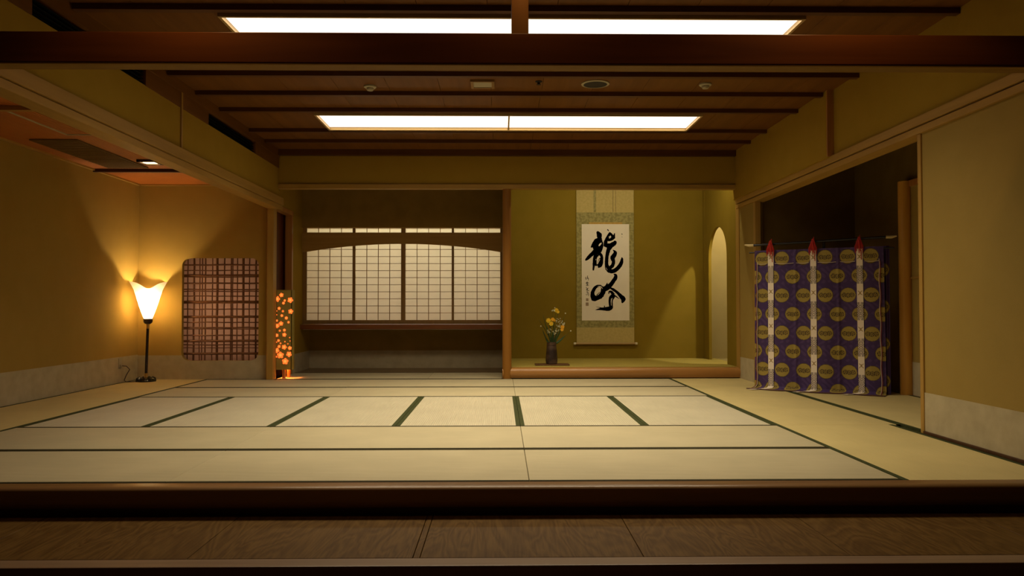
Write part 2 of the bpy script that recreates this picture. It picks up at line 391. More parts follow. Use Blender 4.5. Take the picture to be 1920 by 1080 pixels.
lb = MB(); lb.box(-4.3, -2.99, 10.3, 10.36, 0, 1.75); lb.box(-4.3, -4.24, 9.86, 10.3, 0, 1.75); lb.box(-4.3, -2.99, 9.86, 10.3, 1.7, 1.76); lb.box(-3.02, -2.99, 9.86, 10.3, 0, 1.75)
struct('wall_behind_bay', lb, mat('pale_backing', (.7, .6, .5), .9))
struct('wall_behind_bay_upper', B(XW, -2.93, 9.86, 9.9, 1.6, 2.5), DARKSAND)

# left recess (wall side with its opening, shoji wall)
XS = -2.84
struct('wall_recess_side', B(XS-.08, XS, 10.56, 11.9, 0, 3.0), SAND)
struct('wall_recess_side_top', B(XS-.08, XS, 9.84, 10.56, 2.21, 3.0), SAND)
trim(B(XS-.085, XS+.006, 10.50, 10.56, 0, 2.21, .003), BZ)
trim(B(XS-.085, XS+.01, 9.84, 10.56, 2.15, 2.21, .003), BZ)
struct('wall_recess_side_dado', B(XS-.01, XS+.004, 10.56, 11.5, 0, .26), DADO)
DOORW = wood('dark_door_wood', (.09, .02, .006), (.13, .03, .008), 'z', .5)
struct('wall_dark_passage', B(-2.985, -2.96, 9.86, 10.56, 0, 2.4), DOORW)
struct('wall_dark_passage_end', B(-2.985, XS-.08, 10.56, 10.62, 0, 2.4), DOORW)
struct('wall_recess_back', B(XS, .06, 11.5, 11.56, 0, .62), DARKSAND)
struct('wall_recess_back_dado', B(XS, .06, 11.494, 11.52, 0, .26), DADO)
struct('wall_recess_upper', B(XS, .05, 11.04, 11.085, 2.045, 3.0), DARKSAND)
n = 40; top = [(XS, 1.972), (.05, 1.972)]
arch = [(.05 - (.05-XS)*i/n, 0) for i in range(n+1)]
arch = [(x, 1.692 + .118*(1-min(1, abs((x+1.40)/1.40))**2)) for x, _ in arch]
struct('wall_recess_arch_board', MB().plate([(XS, 1.972), (.05, 1.972)] + arch, [], lambda a, b: (a, 11.05, b), lambda a, b: (a, 11.085, b)), wood('arch_board_wood', (.34, .19, .045), (.40, .23, .06), 'x', .55, .25))
trim(B(XS, .05, 10.97, 11.52, .590, .658, .005), wood('shelf_wood', (.16, .05, .014), (.23, .08, .022), 'x', .3, .4))
struct('floor_recess_board', B(XS, .06, 10.72, 11.5, -.06, .0), wood('recess_board', (.16, .10, .04), (.21, .135, .055), 'x', .35, .35))
# light box behind the shoji
lbx = MB(); lbx.box(XS, .05, 11.86, 11.9, .6, 2.6); lbx.box(XS, .05, 11.14, 11.9, .58, .6); lbx.box(XS-.0, .05, 11.085, 11.9, 2.5, 2.6); lbx.box(.03, .07, 11.12, 11.9, .58, 2.6)
struct('wall_behind_shoji', lbx, mat('white_paint', (.75, .70, .62), .8))
PAPER = paper_mat('shoji_paper', (.58, .49, .38), (.84, .80, .68), .6)
SHW = wood('shoji_wood', (.27, .15, .045), (.33, .19, .06), 'z', .5, .3)
for i, (a, b) in enumerate(((-2.84, -2.1095), (-2.1085, -1.4015), (-1.4005, -.6895), (-.6885, .045))):
    ga, gb = ((-2.784, -2.128), (-2.090, -1.432), (-1.371, -.705), (-.674, -.007))[i]
    cx = (a+b)/2; yy = 11.10
    s = thing('shoji_screen', ('leftmost of the four backlit paper shoji screens', 'second from left of the four backlit paper shoji screens',
              'third from left of the four backlit paper shoji screens', 'rightmost of the four backlit paper shoji screens, beside the tall post')[i], 'shoji screen', (cx, yy, .66), 0, 'shoji screens across the left recess')
    f = MB(); f.box(a-cx, ga-cx, 0, .03, 0, 1.42); f.box(gb-cx, b-cx, 0, .03, 0, 1.42); f.box(ga-cx, gb-cx, 0, .03, 0, .058); f.box(ga-cx, gb-cx, 0, .03, 1.38, 1.42)
    f.build('frame', SHW, s)
    l = MB(); wv = (gb-ga)/4
    for k in range(1, 4): l.box(ga-cx+k*wv-.004, ga-cx+k*wv+.004, .006, .022, .058, 1.38)
    for k in range(1, 14):
        if .06+k*.1015 > 1.30: continue
        l.box(ga-cx, gb-cx, .008, .022, .058+k*.1015-.0035, .058+k*.1015+.0035)
    l.build('lattice', SHW, s)
    B(ga-cx, gb-cx, .0225, .0235, .055, 1.385).build('paper', PAPER, s)
light('shoji_back_lamp', 'AREA', (-1.4, 11.42, 2.48), 36, (1, .95, .74), 2.7, (0, 0, 0), .3)
light('shoji_back_wash', 'AREA', (-1.4, 11.84, 1.3), 13, (1, .94, .96), 2.7, (PI/2, 0, 0), 1.2)
light('bay_window_lamp', 'AREA', (-3.6, 10.25, .9), 10, (1, .86, .74), .9, (PI/2, 0, 0), 1.0)

# tokonoma
trim(MB().tube([(.078, 9.80, 0), (.078, 9.80, 2.41)], [.058, .054], 20), wood('toko_post_wood', (.24, .10, .014), (.30, .13, .022), 'z', .5, .2), smooth=True)
struct('wall_tokonoma_left', B(.045, .12, 9.84, 11.6, 0, 3.0), TOKO)
sp = [(9.93, .0), (9.80, .0), (9.775, .008)] + [(9.80-.04*math.cos(t), .07+.062*math.sin(t)) for t in [i*PI/2/8-.6*(1-i/8) for i in range(9)]] + [(9.93, .132)]
trim(MB().prism_x(sp, .022, XR), SILLW, smooth=True)
struct('floor_tokonoma', B(.1, XR+.16, 9.925, 11.6, .0, .135), GOZA)
gz = MB(); gz.box(.13, XR-.01, 9.935, 9.965, .134, .1375)
trim(gz, GOZA)
gs = MB()
for i in range(80): gs.box(.16+i*.036, .178+i*.036, 9.947, 9.953, .137, .1385)
trim(gs, mat('binding_thread', (.55, .5, .3), .8))
struct('wall_tokonoma_back', B(.1, XR+.6, 11.55, 11.65, .0, 3.0), TOKO)
AY0, AY1, AS, AH = 10.345, 11.245, 1.60, .43
ah = [(AY1, .135), (AY1, AS)] + [((AY0+AY1)/2 + (AY1-AY0)/2*math.cos(i*PI/32), AS + AH*math.sin(i*PI/32)) for i in range(1, 32)] + [(AY0, AS), (AY0, .135)]
po = [(YB+.09, .0), (YB+.09, 3.0), (11.55, 3.0), (11.55, 0), (AY1, 0)] + ah + [(AY0, 0)]
struct('wall_tokonoma_right', MB().plate(po, [], lambda a, b: (XR, a, b), lambda a, b: (XR+.04, a, b)), TOKO)
nb = MB(); nb.box(XR+.62, XR+.7, 9.9, 11.6, .0, 3.0); nb.box(XR+.05, XR+.7, 9.89, 9.95, .0, 3.0); nb.box(XR+.1, XR+.7, 9.9, 11.6, .05, .13); nb.box(XR+.04, XR+.65, 11.535, 11.57, .1, 3.0)
struct('wall_niche', nb, noise_mat('niche_plaster', (.34, .27, .105), (.36, .285, .115), (5, 5, 5), 8, .92, .08, .2, fine=260))
struct('ceiling_tokonoma', B(-2.9, XR+.7, YB+.08, 11.7, 3.0, 3.05), CEILB)
trim(B(XR-.006, XR+.01, 11.44, 11.55, .135, 3.0), TOKO)
light('niche_lamp', 'POINT', (3.42, 10.27, 2.66), 90, (1, .93, .74), .03)

# ---------------------------------------------------------------- tatami mats
def mat_obj(x0, x1, y0, y1, axis, label, m=None, edge='both'):
    t = thing('tatami_mat', label, 'tatami mat', ((x0+x1)/2, (y0+y1)/2, 0), 0, 'tatami mats covering the floor')
    hx, hy = (x1-x0)/2-.0015, (y1-y0)/2-.0015
    hw = .032
    if axis == 'x':
        B(-hx, hx, -hy+.001, hy-.001, -.055, 0, .002, 1).build('rush_surface', m or TAT_X, t)
        for s in (-1, 1): B(-hx, hx, min(s*hy, s*(hy-hw)), max(s*hy, s*(hy-hw)), -.05, .0015).build('cloth_binding', HERIX, t)
    else:
        B(-hx+.001, hx-.001, -hy, hy, -.055, 0, .002, 1).build('rush_surface', m or TAT_Y_SHEEN, t)
        for s in (-1, 1): B(min(s*hx, s*(hx-hw)), max(s*hx, s*(hx-hw)), -hy, hy, -.05, .0015).build('cloth_binding', HERI, t)
    return t
R = [4.06, 4.99, 5.95, 7.86, 8.79, 9.755]
XC = [-3.67, -1.75, .15, 2.12]; PN = ['left', 'middle', 'right']
for r, (nm) in ((0, 'front row at the kerb'), (1, 'second row from the kerb'), (3, 'fourth row, just past the row of short-side-on mats'), (4, 'last row along the back recesses')):
    for i in range(3):
        mat_obj(XC[i], XC[i+1], R[r], R[r+1], 'x', '%s wide tatami mat in the %s' % (PN[i], nm))
XB = [-3.67, -2.715, -1.76, -.805, .15, 1.11, 2.12]
for i in range(6):
    mat_obj(XB[i], XB[i+1], R[2], R[3], 'y', '%s from the left in the bright middle row of lengthwise tatami mats' % ('first', 'second', 'third', 'fourth', 'fifth', 'sixth')[i])
for i, (a, b) in enumerate(((4.06, 5.95), (5.95, 7.86), (7.86, YW-.005))):
    mat_obj(XW, XC[0], a, b, 'y', ('tatami mat along the left wall nearest the kerb', 'tatami mat along the left wall, middle one', 'tatami mat in the left bay under the standing lamp')[i], TAT_Z)
for i, (a, b) in enumerate(((4.06, 5.95), (5.95, 7.86), (7.86, 9.765))):
    mat_obj(XC[3], XR+.05 if i else XR-.012, a, b, 'y', ('tatami mat along the right wall nearest the kerb', 'tatami mat in front of the right alcove opening', 'tatami mat beside the tokonoma, reaching under the purple curtain')[i], TAT_Z)
mat_obj(XR+.055, XA-.055, 5.56, 7.30, 'y', 'tatami mat inside the right alcove behind the sliding wall', TAT_Z)
mat_obj(XR+.055, XA-.055, 7.30, 9.21, 'y', 'tatami mat inside the right alcove behind the purple curtain', TAT_Z)
mat_obj(XS+.005, -.93, YB, 10.715, 'x', 'tatami mat in the left recess beside the blossom lantern')
mat_obj(-.93, .02, YB, 10.715, 'x', 'short tatami mat in the left recess beside the tall post')
trim(B(XA-.055, XA-.002, 5.3, 9.21, -.055, -.002), SILLW)

# ---------------------------------------------------------------- ceiling fittings
EM = mat('light_diffuser', (.9, .9, .85), .5, .2, 0, PANEL_C, PANEL_E)
FRM = wood('light_frame_wood', (.45, .30, .12), (.55, .38, .17), 'x', .4, .3)
for y0, y1, lab in ((7.73, 8.42, 'far long ceiling light panel of two diffusers, nearer the back wall'), (5.09, 5.78, 'near long ceiling light panel of two diffusers, just past the front beam')):
    t = thing('ceiling_light', lab, 'light', (.085, (y0+y1)/2, CZ-.06), 0, None)
    W, H = 1.96, (y1-y0)/2
    f = MB(); f.box(-W, W, -H, -H+.02, .0, .06); f.box(-W, W, H-.05, H, 0, .06); f.box(-W, -W+.02, -H+.02, H-.02, 0, .06); f.box(W-.02, W, -H+.02, H-.02, 0, .06)
    f.build('frame', FRM, t)
    B(-.008, .008, -H+.02, H-.05, .006, .05).build('divider', FRM, t)
    for s in (-1, 1): B(min(s*.008, s*(W-.02)), max(s*.008, s*(W-.02)), -H+.02, H-.05, .030, .040).build('diffuser', EM, t)
WHT = mat('off_white_plastic', (.40, .35, .24), .5); GRY = mat('speaker_mesh_dark', (.03, .025, .02), .7)
for x, y, lab in ((-1.172, 6.90, 'small round ceiling smoke detector left of the square fitting'), (1.823, 6.80, 'small round ceiling smoke detector right of the round speaker')):
    t = thing('smoke_detector', lab, 'smoke detector', (x, y, CZ))
    MB().lathe([(.055, 0), (.055, -.012), (.045, -.02)][::-1]).build('base', WHT, t, True)
    MB().lathe([(.032, -.018), (.034, -.03), (.026, -.042), (.012, -.046)][::-1]).build('sensor', WHT, t, True)
t = thing('emergency_light', 'square flush ceiling fitting with pale panel near the centre', 'light', (-.16, 6.80, CZ))
f = MB()
for a in ((-.105, .105, -.11, -.085), (-.105, .105, .085, .11), (-.105, -.08, -.085, .085), (.08, .105, -.085, .085)): f.box(*a, -.02, 0)
f.build('frame', wood('fitting_frame', (.24, .13, .04), (.28, .16, .05), 'x'), t); B(-.08, .08, -.085, .085, -.014, 0).build('cover', WHT, t)
t = thing('sprinkler', 'tiny dark sprinkler head on the ceiling between square fitting and speaker', 'sprinkler', (.335, 6.74, CZ))
MB().lathe([(.03, 0), (.03, -.006), (.012, -.010), (.012, -.028)][::-1]).build('body', GRY, t, True); MB().lathe([(.02, -.030), (.02, -.028)]).build('deflector', GRY, t)
t = thing('ceiling_speaker', 'round dark ceiling speaker with pale rim', 'speaker', (.841, 6.80, CZ))
MB().lathe([(.125, 0), (.125, -.008), (.105, -.012), (.105, 0)][::-1], n=40).build('rim', WHT, t, True); MB().lathe([(.0001, -.010), (.105, -.008), (.105, -.002)], n=40).build('mesh', GRY, t, True)

# ---------------------------------------------------------------- standing lamp
lp = thing('floor_lamp', 'lit standing lamp with flared white shade on black pole in the left corner', 'lamp', (-4.32, 9.52, 0))
def shade():
    mb = MB(); n = 64; lv = 18; rings = []
    for j in range(lv+1):
        s = j/lv; r = .042 + .122*(s**.85); q = s**1.3
        ring = []
        for k in range(n):
            t = 2*PI*k/n; c, d = math.cos(t), math.sin(t)
            sq = 1/max(abs(c), abs(d)); rr = r*(1 + q*(sq-1)*1.9)
            zz = .76 + s*.41 + q*.078*(abs(math.sin(2*t))**2.5 - .45)
            ring.append(mb.bm.verts.new((rr*c, rr*d, zz)))
        rings.append(ring)
    for j in range(lv):
        for k in range(n): mb.bm.faces.new((rings[j][k], rings[j][(k+1) % n], rings[j+1][(k+1) % n], rings[j+1][k]))
    return mb
shade().build('lamp_shade', paper_mat('shade_cloth', (.85, .72, .52), (.95, .84, .66), .5), lp, True).rotation_euler = (0, 0, math.radians(24.4))
MB().lathe([(.012, .70), (.035, .705), (.052, .725), (.055, .765), (.048, .766), (.03, .74)]).build('shade_cup', mat('dark_red_lacquer', (.03, .008, .006), .3, .5), lp, True)
GOLD = mat('brass', (.55, .36, .12), .35, .5, .9)
MB().tube([(-.018, 0, .045), (0, 0, .705)], .0165, 12).build('pole', mat('black_red_pole', (.018, .006, .005), .25, .5), lp, True)
MB().tube([(-.002, 0, .645), (0, 0, .703)], .019, 12).build('upper_ring', GOLD, lp, True)
MB().tube([(-.019, 0, .05), (-.017, 0, .10)], .020, 12).build('lower_ring', GOLD, lp, True)
bs = MB(); bs.lathe([(.06, .0), (.115, .0), (.118, .018), (.10, .032), (.05, .042), (.02, .048)], (-.018, 0, 0), 32)
for k in range(8): bs.tube([(-.018+.085*math.cos(k*PI/4), .085*math.sin(k*PI/4), .0), (-.018+.085*math.cos(k*PI/4), .085*math.sin(k*PI/4), .032), (-.018+.07*math.cos(k*PI/4), .07*math.sin(k*PI/4), .045)], [.035, .033, .018], 10)
bs.build('base', BLACKM, lp, True)
MB().lathe([(.010, .755), (.022, .79), (.026, .825), (.018, .85), (.006, .862)]).build('bulb', mat('bulb_glass', (1, .9, .7), .4, .3, 0, (1, .66, .28), 30), lp, True)
light('lamp_bulb', 'POINT', (-4.32, 9.52, .945), BULB_W, (1, .77, .46), .03)
# outlet and cord
ol = thing('wall_outlet', 'small pale wall outlet low on the left wall by the lamp', 'outlet', (XW+.004, 9.33, .175))
B(0, .008, -.035, .035, 0, .12, .003).build('plate', WHT, ol); B(.008, .028, -.018, .018, .015, .045, .004).build('plug', WHT, ol)
cd = [(XW+.034, 9.33, .205), (XW+.08, 9.34, .20), (XW+.11, 9.36, .16), (XW+.07, 9.36, .09), (XW+.045, 9.36, .03), (XW+.06, 9.38, .008), (XW+.12, 9.42, .006), (XW+.18, 9.45, .006)]
tag(MB().tube(cd, .005, 6).build('lamp_cord', mat('cord_brown', (.05, .03, .015), .5), None, True), 'thin cord running down from the wall outlet to the standing lamp', 'cord')

# ---------------------------------------------------------------- blossom lantern
AX, AYY = -2.765, 9.95
an = thing('floor_lantern', 'tall box lantern with glowing orange plum blossoms beside the corner post', 'lantern', (AX, AYY, 0))
BOARD = noise_mat('lantern_board', (.33, .24, .05), (.39, .29, .07), (8, 8, 8), 4, .7, .15)
bd = MB(); bd.box(-.10, .10, -.07, -.062, .11, 1.125); bd.box(-.10, .10, .062, .07, .11, 1.125); bd.box(-.10, -.092, -.07, .07, .11, 1.125); bd.box(.092, .10, -.07, .07, .11, 1.125); bd.box(-.10, .10, -.07, .07, 1.12, 1.128)
bd.build('shade', BOARD, an)
LW = wood('lantern_leg_wood', (.30, .12, .035), (.38, .16, .05), 'z', .4)
for yy in (-.045, .045): MB().tube([(.0 if yy < 0 else .035, yy, 0), (.0 if yy < 0 else .035, yy, .13)], .022, 14).build('leg', LW, an, True)
BLO = mat('blossom_paper', (.8, .25, .08), .7, .1, 0, (1, .155, .02), 1.2)
BLC = mat('blossom_heart_paper', (.9, .4, .12), .7, .1, 0, (1, .25, .04), 1.3)
def flower(mb, x, z, r, y, rot):
    pts = []
    for k in range(40):
        t = 2*PI*k/40; rr = r*(.62+.38*abs(math.cos(2.5*(t+rot)))**.7); pts.append((x+rr*math.cos(t), y, z+rr*math.sin(t)))
    mb.poly(pts)
# positions read off the lantern face: (px, py, radius px) in a 540x1080 view
FL = [(112,170,34),(158,127,26),(255,182,34),(195,186,15),(181,214,18),(134,272,19),(175,302,14),(262,305,30),(164,350,17),(213,376,20),
      (237,422,15),(105,404,15),(156,436,27),(113,460,28),(193,507,18),(143,513,13),(193,557,25),(102,563,22),(130,620,17),(152,650,11),(251,588,8),
      (256,625,7),(232,656,8),(101,637,8),(88,300,7),(88,341,7),(137,684,19),(192,691,30),(254,702,24),(102,726,33),(152,778,40),(245,768,33),(204,845,38),(90,795,11),(200,632,9)]
for i, (a, b, r) in enumerate(FL):
    x = (a-185)*.001165; z = 1.125-(b-72)*.001175
    x = max(-.088, min(.088, x))
    m1 = MB(); flower(m1, x, z, r*.0011, -.0712-.0001*i, i*.7); o1 = m1.build('blossom', BLO, an)
    if r > 14: m2 = MB(); flower(m2, x, z, r*.00050, -.0752, i); m2.build('blossom_heart', BLC, o1)
for a, y0, y1 in ((100, 760, 905), (152, 800, 900), (112, 560, 700), (250, 600, 700)):
    x = (a-185)*.001165; B(x-.0008, x+.0008, -.0712, -.0702, 1.125-(y1-72)*.001175, 1.125-(y0-72)*.001175).build('printed_stem', bpy.data.materials.get('stem_print') or mat('stem_print', (.5, .35, .1), .7), an)
light('lantern_bulb', 'POINT', (AX, AYY, .20), 14, (1, .30, .07), .02)
light('lantern_bulb_upper', 'POINT', (AX, AYY, .75), 1.0, (1, .30, .07), .02)

# ---------------------------------------------------------------- hanging scroll
SX = lambda px: 1.127+(px-1080)*.00792
SZ = lambda py: 2.68-(py-353)*.00798
sY = 11.535
sr = thing('hanging_scroll', 'tall hanging scroll with two large black brush characters on the tokonoma wall', 'scroll', (1.5625, sY, 0))
def lx(px): return SX(px)-1.5625
SC1 = noise_mat('scroll_silk_plain', (.50, .39, .14), (.56, .44, .17), (30, 30, 30), 3, .7, .15)
SC2 = noise_mat('scroll_silk_patterned', (.27, .235, .085), (.38, .33, .13), (26, 26, 26), 2, .7, .15, 0, .42, .56)
SC3 = noise_mat('scroll_silk_gold', (.50, .30, .07), (.56, .36, .09), (30, 30, 30), 3, .6, .2)
SPAP = noise_mat('scroll_paper', (.86, .78, .66), (.89, .81, .69), (6, 6, 6), 4, .8, .1)
L_, R_ = lx(1081), lx(1190)
B(L_, R_, -.003, 0, SZ(398), 2.93).build('upper_silk', SC1, sr)
B(L_, R_, -.004, 0, SZ(614), SZ(398)).build('patterned_silk', SC2, sr)
B(lx(1105), lx(1168), -.0045, 0, SZ(420), SZ(416.5)).build('gold_strip', SC3, sr)
B(lx(1091), lx(1181), -.006, 0, SZ(601), SZ(420)).build('paper', SPAP, sr)
B(L_, R_, -.003, 0, .37, SZ(614)).build('lower_silk', SC1, sr)
MB().tube([(lx(1078), -.014, .355), (lx(1193), -.014, .355)], .016, 14).build('roller', wood('roller_wood', (.40, .26, .10), (.48, .32, .13), 'x'), sr, True)
for a, b in ((1075.5, 1079.5), (1191.5, 1195.5)): MB().tube([(lx(a), -.014, .355), (lx(b), -.014, .355)], .019, 14).build('roller_knob', mat('ivory', (.75, .68, .5), .4), sr, True)
MB().tube([(L_, -.008, 2.935), (R_, -.008, 2.935)], .010, 10).build('top_rod', HX, sr, True)
MB().tube([(lx(1105), -.01, 2.94), (lx(1135), -.005, 2.99), (lx(1165), -.01, 2.94)], .003, 6).build('cord', HX, sr, True)
for a, m in ((1116, SC2), (1153, SC1)): B(lx(a-2.2), lx(a+2.2), -.008, -.004, SZ(397), 2.93).build('hanging_strip', m, sr)
for a in (1150.5, 1155.5): B(lx(a-.2), lx(a+.2), -.0085, -.004, SZ(397), 2.93).build('strip_edge', INK if False else BATT, sr)
def stroke(mb, pts, fx, fz, k, y, dots=True):
    """pts: (px,py,width) smoothed into a flat brush mark with rough edges"""
    P = []
    n = len(pts)
    for i in range(n-1):
        p0, p1, p2, p3 = pts[max(i-1, 0)], pts[i], pts[i+1], pts[min(i+2, n-1)]
        for j in range(6):
            t = j/6
            P.append(tuple(.5*(2*p1[c]+(p2[c]-p0[c])*t+(2*p0[c]-5*p1[c]+4*p2[c]-p3[c])*t*t+(3*p1[c]-p0[c]-3*p2[c]+p3[c])*t**3) for c in range(3)))
    P.append(tuple(pts[-1]))
    W = [(fx(a), fz(b), max(.4, c)*k*.60) for a, b, c in P]
    def disc(x, z, r):
        mb.poly([(x+r*math.cos(q*PI/6), y, z+r*math.sin(q*PI/6)) for q in range(12)])
    L, Rr = [], []
    for i, (x, z, r) in enumerate(W):
        a, b = W[max(i-1, 0)], W[min(i+1, len(W)-1)]
        dx, dz = b[0]-a[0], b[1]-a[1]; l = math.hypot(dx, dz) or 1e-6; nx, nz = -dz/l, dx/l
        r1, r2 = r*random.uniform(.9, 1.06), r*random.uniform(.9, 1.06)
        L.append((x+nx*r1, y, z+nz*r1)); Rr.append((x-nx*r2, y, z-nz*r2))
        if dots and i % 2 == 0: disc(x, z, r*.93)
    for i in range(len(L)-1): mb.poly([L[i], L[i+1], Rr[i+1], Rr[i]])
f1x = lambda a: lx(1085+a/10.8); f1z = lambda b: SZ(415+b/10.8); k1 = .00792/10.8
f2x = lambda a: lx(1085+a/10.286); f2z = lambda b: SZ(505+b/10.286); k2 = .00792/10.286
ink = MB()
for s in ([(395,225,55),(425,280,92),(420,340,66)], [(455,345,45),(400,400,120),(330,460,100),(262,518,26)],
          [(440,400,90),(395,480,150),(385,560,140),(400,625,90)], [(478,430,44),(478,500,50),(440,600,60)],
          [(345,590,70),(270,665,66),(200,735,58),(150,780,34)], [(355,650,60),(325,750,52),(315,850,48),(300,985,26)],
          [(420,650,60),(468,700,50),(475,800,50),(450,890,58),(405,935,18)], [(395,690,34),(360,740,30),(350,880,34),(372,880,20)], [(440,760,36),(410,860,54),(420,900,60)],
          [(598,168,22),(622,195,8)], [(640,240,42),(600,320,56),(560,400,60),(552,470,70)], [(640,235,36),(690,290,46),(700,335,60),(640,375,46),(590,372,40)],
          [(738,240,12),(722,330,50)], [(550,480,72),(640,490,80),(720,455,80),(745,425,66)],
          [(650,500,90),(610,580,72),(585,680,62),(574,780,62),(574,880,66),(605,965,90),(660,1010,74),(740,995,72),(820,930,68),(870,850,66),(890,770,44),(885,735,16)],
          [(705,578,10),(750,630,58),(720,700,76),(692,740,76),(715,820,60),(690,900,62),(630,950,60)],
          [(885,245,8),(890,255,9),(886,268,6)], [(878,258,5),(902,262,5)], [(888,308,6),(893,322,6)]): stroke(ink, s, f1x, f1z, k1, -.0068)
for s in ([(430,318,30),(350,330,44),(290,400,56),(268,480,66),(295,555,100),(350,555,72),(430,510,84),(480,420,76),(465,360,50),(420,320,24)],
          [(470,400,76),(560,350,88),(620,300,72),(680,220,66),(722,155,62),(718,110,44),(690,95,20)], [(540,340,60),(556,262,8)],
          [(600,350,24),(680,395,44),(760,455,46),(830,530,66),(868,575,80),(850,635,36)],
          [(586,470,14),(596,430,26),(640,440,44),(665,490,50),(625,545,56),(605,610,44),(618,680,56),(630,735,64),(580,762,70),(500,765,54),(440,765,44),(330,782,8)],
          [(680,480,44),(685,540,30),(655,600,20),(650,700,26),(640,740,30)], [(640,450,34),(700,505,28),(790,570,6)], [(500,710,16),(502,724,16)],
          [(440,745,16),(400,735,10),(340,725,4)], [(350,500,14),(410,440,8)]): stroke(ink, s, f2x, f2z, k2, -.0068)
# signature column
for s in ([(135,150,8),(140,185,10),(150,200,6)], [(175,125,8),(170,160,9),(190,165,6)], [(160,175,8),(190,180,8),(185,215,6)], [(140,265,8),(170,250,10),(195,262,6)], [(165,240,8),(168,310,12)],
          [(150,280,9),(190,285,8)], [(145,315,7),(195,310,8)], [(145,350,8),(170,385,10),(145,400,8)], [(185,360,7),(160,400,10),(200,412,8)], [(150,440,7),(170,430,8),(165,480,5)],
          [(185,440,7),(195,480,9),(190,515,6)], [(140,480,5),(160,500,5),(175,470,4)]): stroke(ink, s, f2x, f2z, k2, -.0068)
cal = ink.build('calligraphy', INK, sr)
for s in ([(435,765,12),(385,865,10)], [(415,500,14),(440,465,30),(470,435,12)], [(412,700,22),(428,715,20)], [(350,775,20),(362,775,18)], [(620,310,22),(640,318,14)],
          [(560,935,4),(585,985,5)]): wh = MB(); stroke(wh, s, f1x, f1z, k1, -.0074, False); wh.build('dry_brush_gap', SPAP, cal)
for s in ([(640,560,8),(630,620,12),(634,700,8)], [(370,330,6),(430,335,12),(470,380,5)], [(690,480,5),(760,530,7)], [(600,450,5),(596,480,4)]): wh = MB(); stroke(wh, s, f2x, f2z, k2, -.0074, False); wh.build('dry_brush_gap', SPAP, cal)
SEAL = mat('seal_stamp', (.36, .25, .17), .8)
SEALD = mat('seal_stamp_ink', (.46, .34, .23), .8)
for (z0, z1, x0, x1) in ((560, 612, 142, 190), (640, 705, 136, 192)):
    sl = B(f2x(x0), f2x(x1), -.0067, -.006, f2z(z1), f2z(z0)).build('seal', SEAL, sr)
    g = MB()
    for q in range(3): g.box(f2x(x0+8+q*16), f2x(x0+13+q*16), -.0071, -.0067, f2z(z1-6), f2z(z0+6))
    g.box(f2x(x0+6), f2x(x1-6), -.0071, -.0067, f2z((z0+z1)/2+3), f2z((z0+z1)/2-3))
    g.build('seal_carving', SEALD, sl)

# ---------------------------------------------------------------- vase, tray and flowers
VX, VY, VZ = .675, 10.26, .1365
tag(B(-.225, .225, -.13, .13, 0, .014, .004).build('vase_tray', wood('tray_wood', (.10, .045, .02), (.15, .07, .03), 'x', .35, .4), None, False, (VX+.005, VY, VZ)), 'thin dark wooden board under the flower vase in the tokonoma', 'tray')
vs = thing('flower_vase', 'dark brown ceramic vase on a thin board in the tokonoma', 'vase', (VX, VY, VZ+.014), .3)
vb = MB(); n = 32; prof = [(.055, .0), (.073, .008), (.078, .05), (.074, .12), (.068, .19), (.064, .235), (.060, .25), (.064, .262), (.062, .29), (.056, .29), (.053, .25), (.05, .2)]
rings = []
for r, z in prof:
    q = max(0, 1-z/.25)*.5
    ring = []
    for k in range(n):
        t = 2*PI*k/n + z*1.2; c, d = math.cos(t), math.sin(t); sq = 1/max(abs(c), abs(d)); rr = r*(1+q*(sq-1)*.45)
        ring.append(vb.bm.verts.new((rr*c, rr*d, z)))
    rings.append(ring)
for i in range(len(prof)-1):
    for k in range(n): vb.bm.faces.new((rings[i][k], rings[i][(k+1) % n], rings[i+1][(k+1) % n], rings[i+1][k]))
vb.bm.faces.new(rings[0][::-1]); vb.bm.faces.new(rings[-1])
vb.build('body', noise_mat('vase_clay', (.028, .016, .012), (.12, .07, .045), (5, 5, 9), 4, .45, .4, .3, .4, .68), vs, True)
MB().tube([(.064*math.cos(k*PI/12), .064*math.sin(k*PI/12), .25) for k in range(25)], .004, 6).build('neck_ring', mat('clay_ring', (.06, .035, .025), .5), vs, True)
fl = thing('flower_arrangement', 'yellow and small white flowers with green leaves standing in the dark vase', 'flowers', (VX, VY, VZ+.28))
PXM = .0071   # metres per pixel of the photograph at this distance
def fp(px, py, dy=0): return Vector(((px-1033)*PXM, dy, (643-py)*PXM + .02))
GREEN = mat('leaf_green', (.030, .075, .018), .5, .3); GREEN2 = mat('leaf_dark', (.03, .045, .012), .5, .3)
YEL = mat('petal_yellow', (.72, .52, .03), .5, .2); YELD = mat('petal_amber', (.80, .42, .03), .5, .2); WHF = mat('petal_white', (.62, .60, .40), .6, .1)
def leaf(p0, p1, w, bend, m=GREEN):
    mb = MB(); n = 10; d = p1-p0; side = d.cross(Vector((0, 1, 0))).normalized(); prev = None
    for i in range(n+1):
        t = i/n; c = p0+d*t+side*bend*math.sin(PI*t)+Vector((0, -.012*math.sin(PI*t), 0)); ww = w*math.sin(PI*(.12+.88*t))**.7*(1-t*.3)
        if i == n: ww = .0005
        v = [mb.bm.verts.new(c-side*ww), mb.bm.verts.new(c+Vector((0, -.004, 0))), mb.bm.verts.new(c+side*ww)]
        if prev: mb.bm.faces.new((prev[0], prev[1], v[1], v[0])); mb.bm.faces.new((prev[1], prev[2], v[2], v[1]))
        prev = v
    return mb.build('leaf', m, fl)
def stem(p0, p1, bend=.01, r=.0022):
    d = p1-p0; pts = [p0+d*(i/6)+Vector((bend*math.sin(PI*i/6), 0, 0)) for i in range(7)]
    return MB().tube(pts, r, 6).build('stem', GREEN, fl, True)
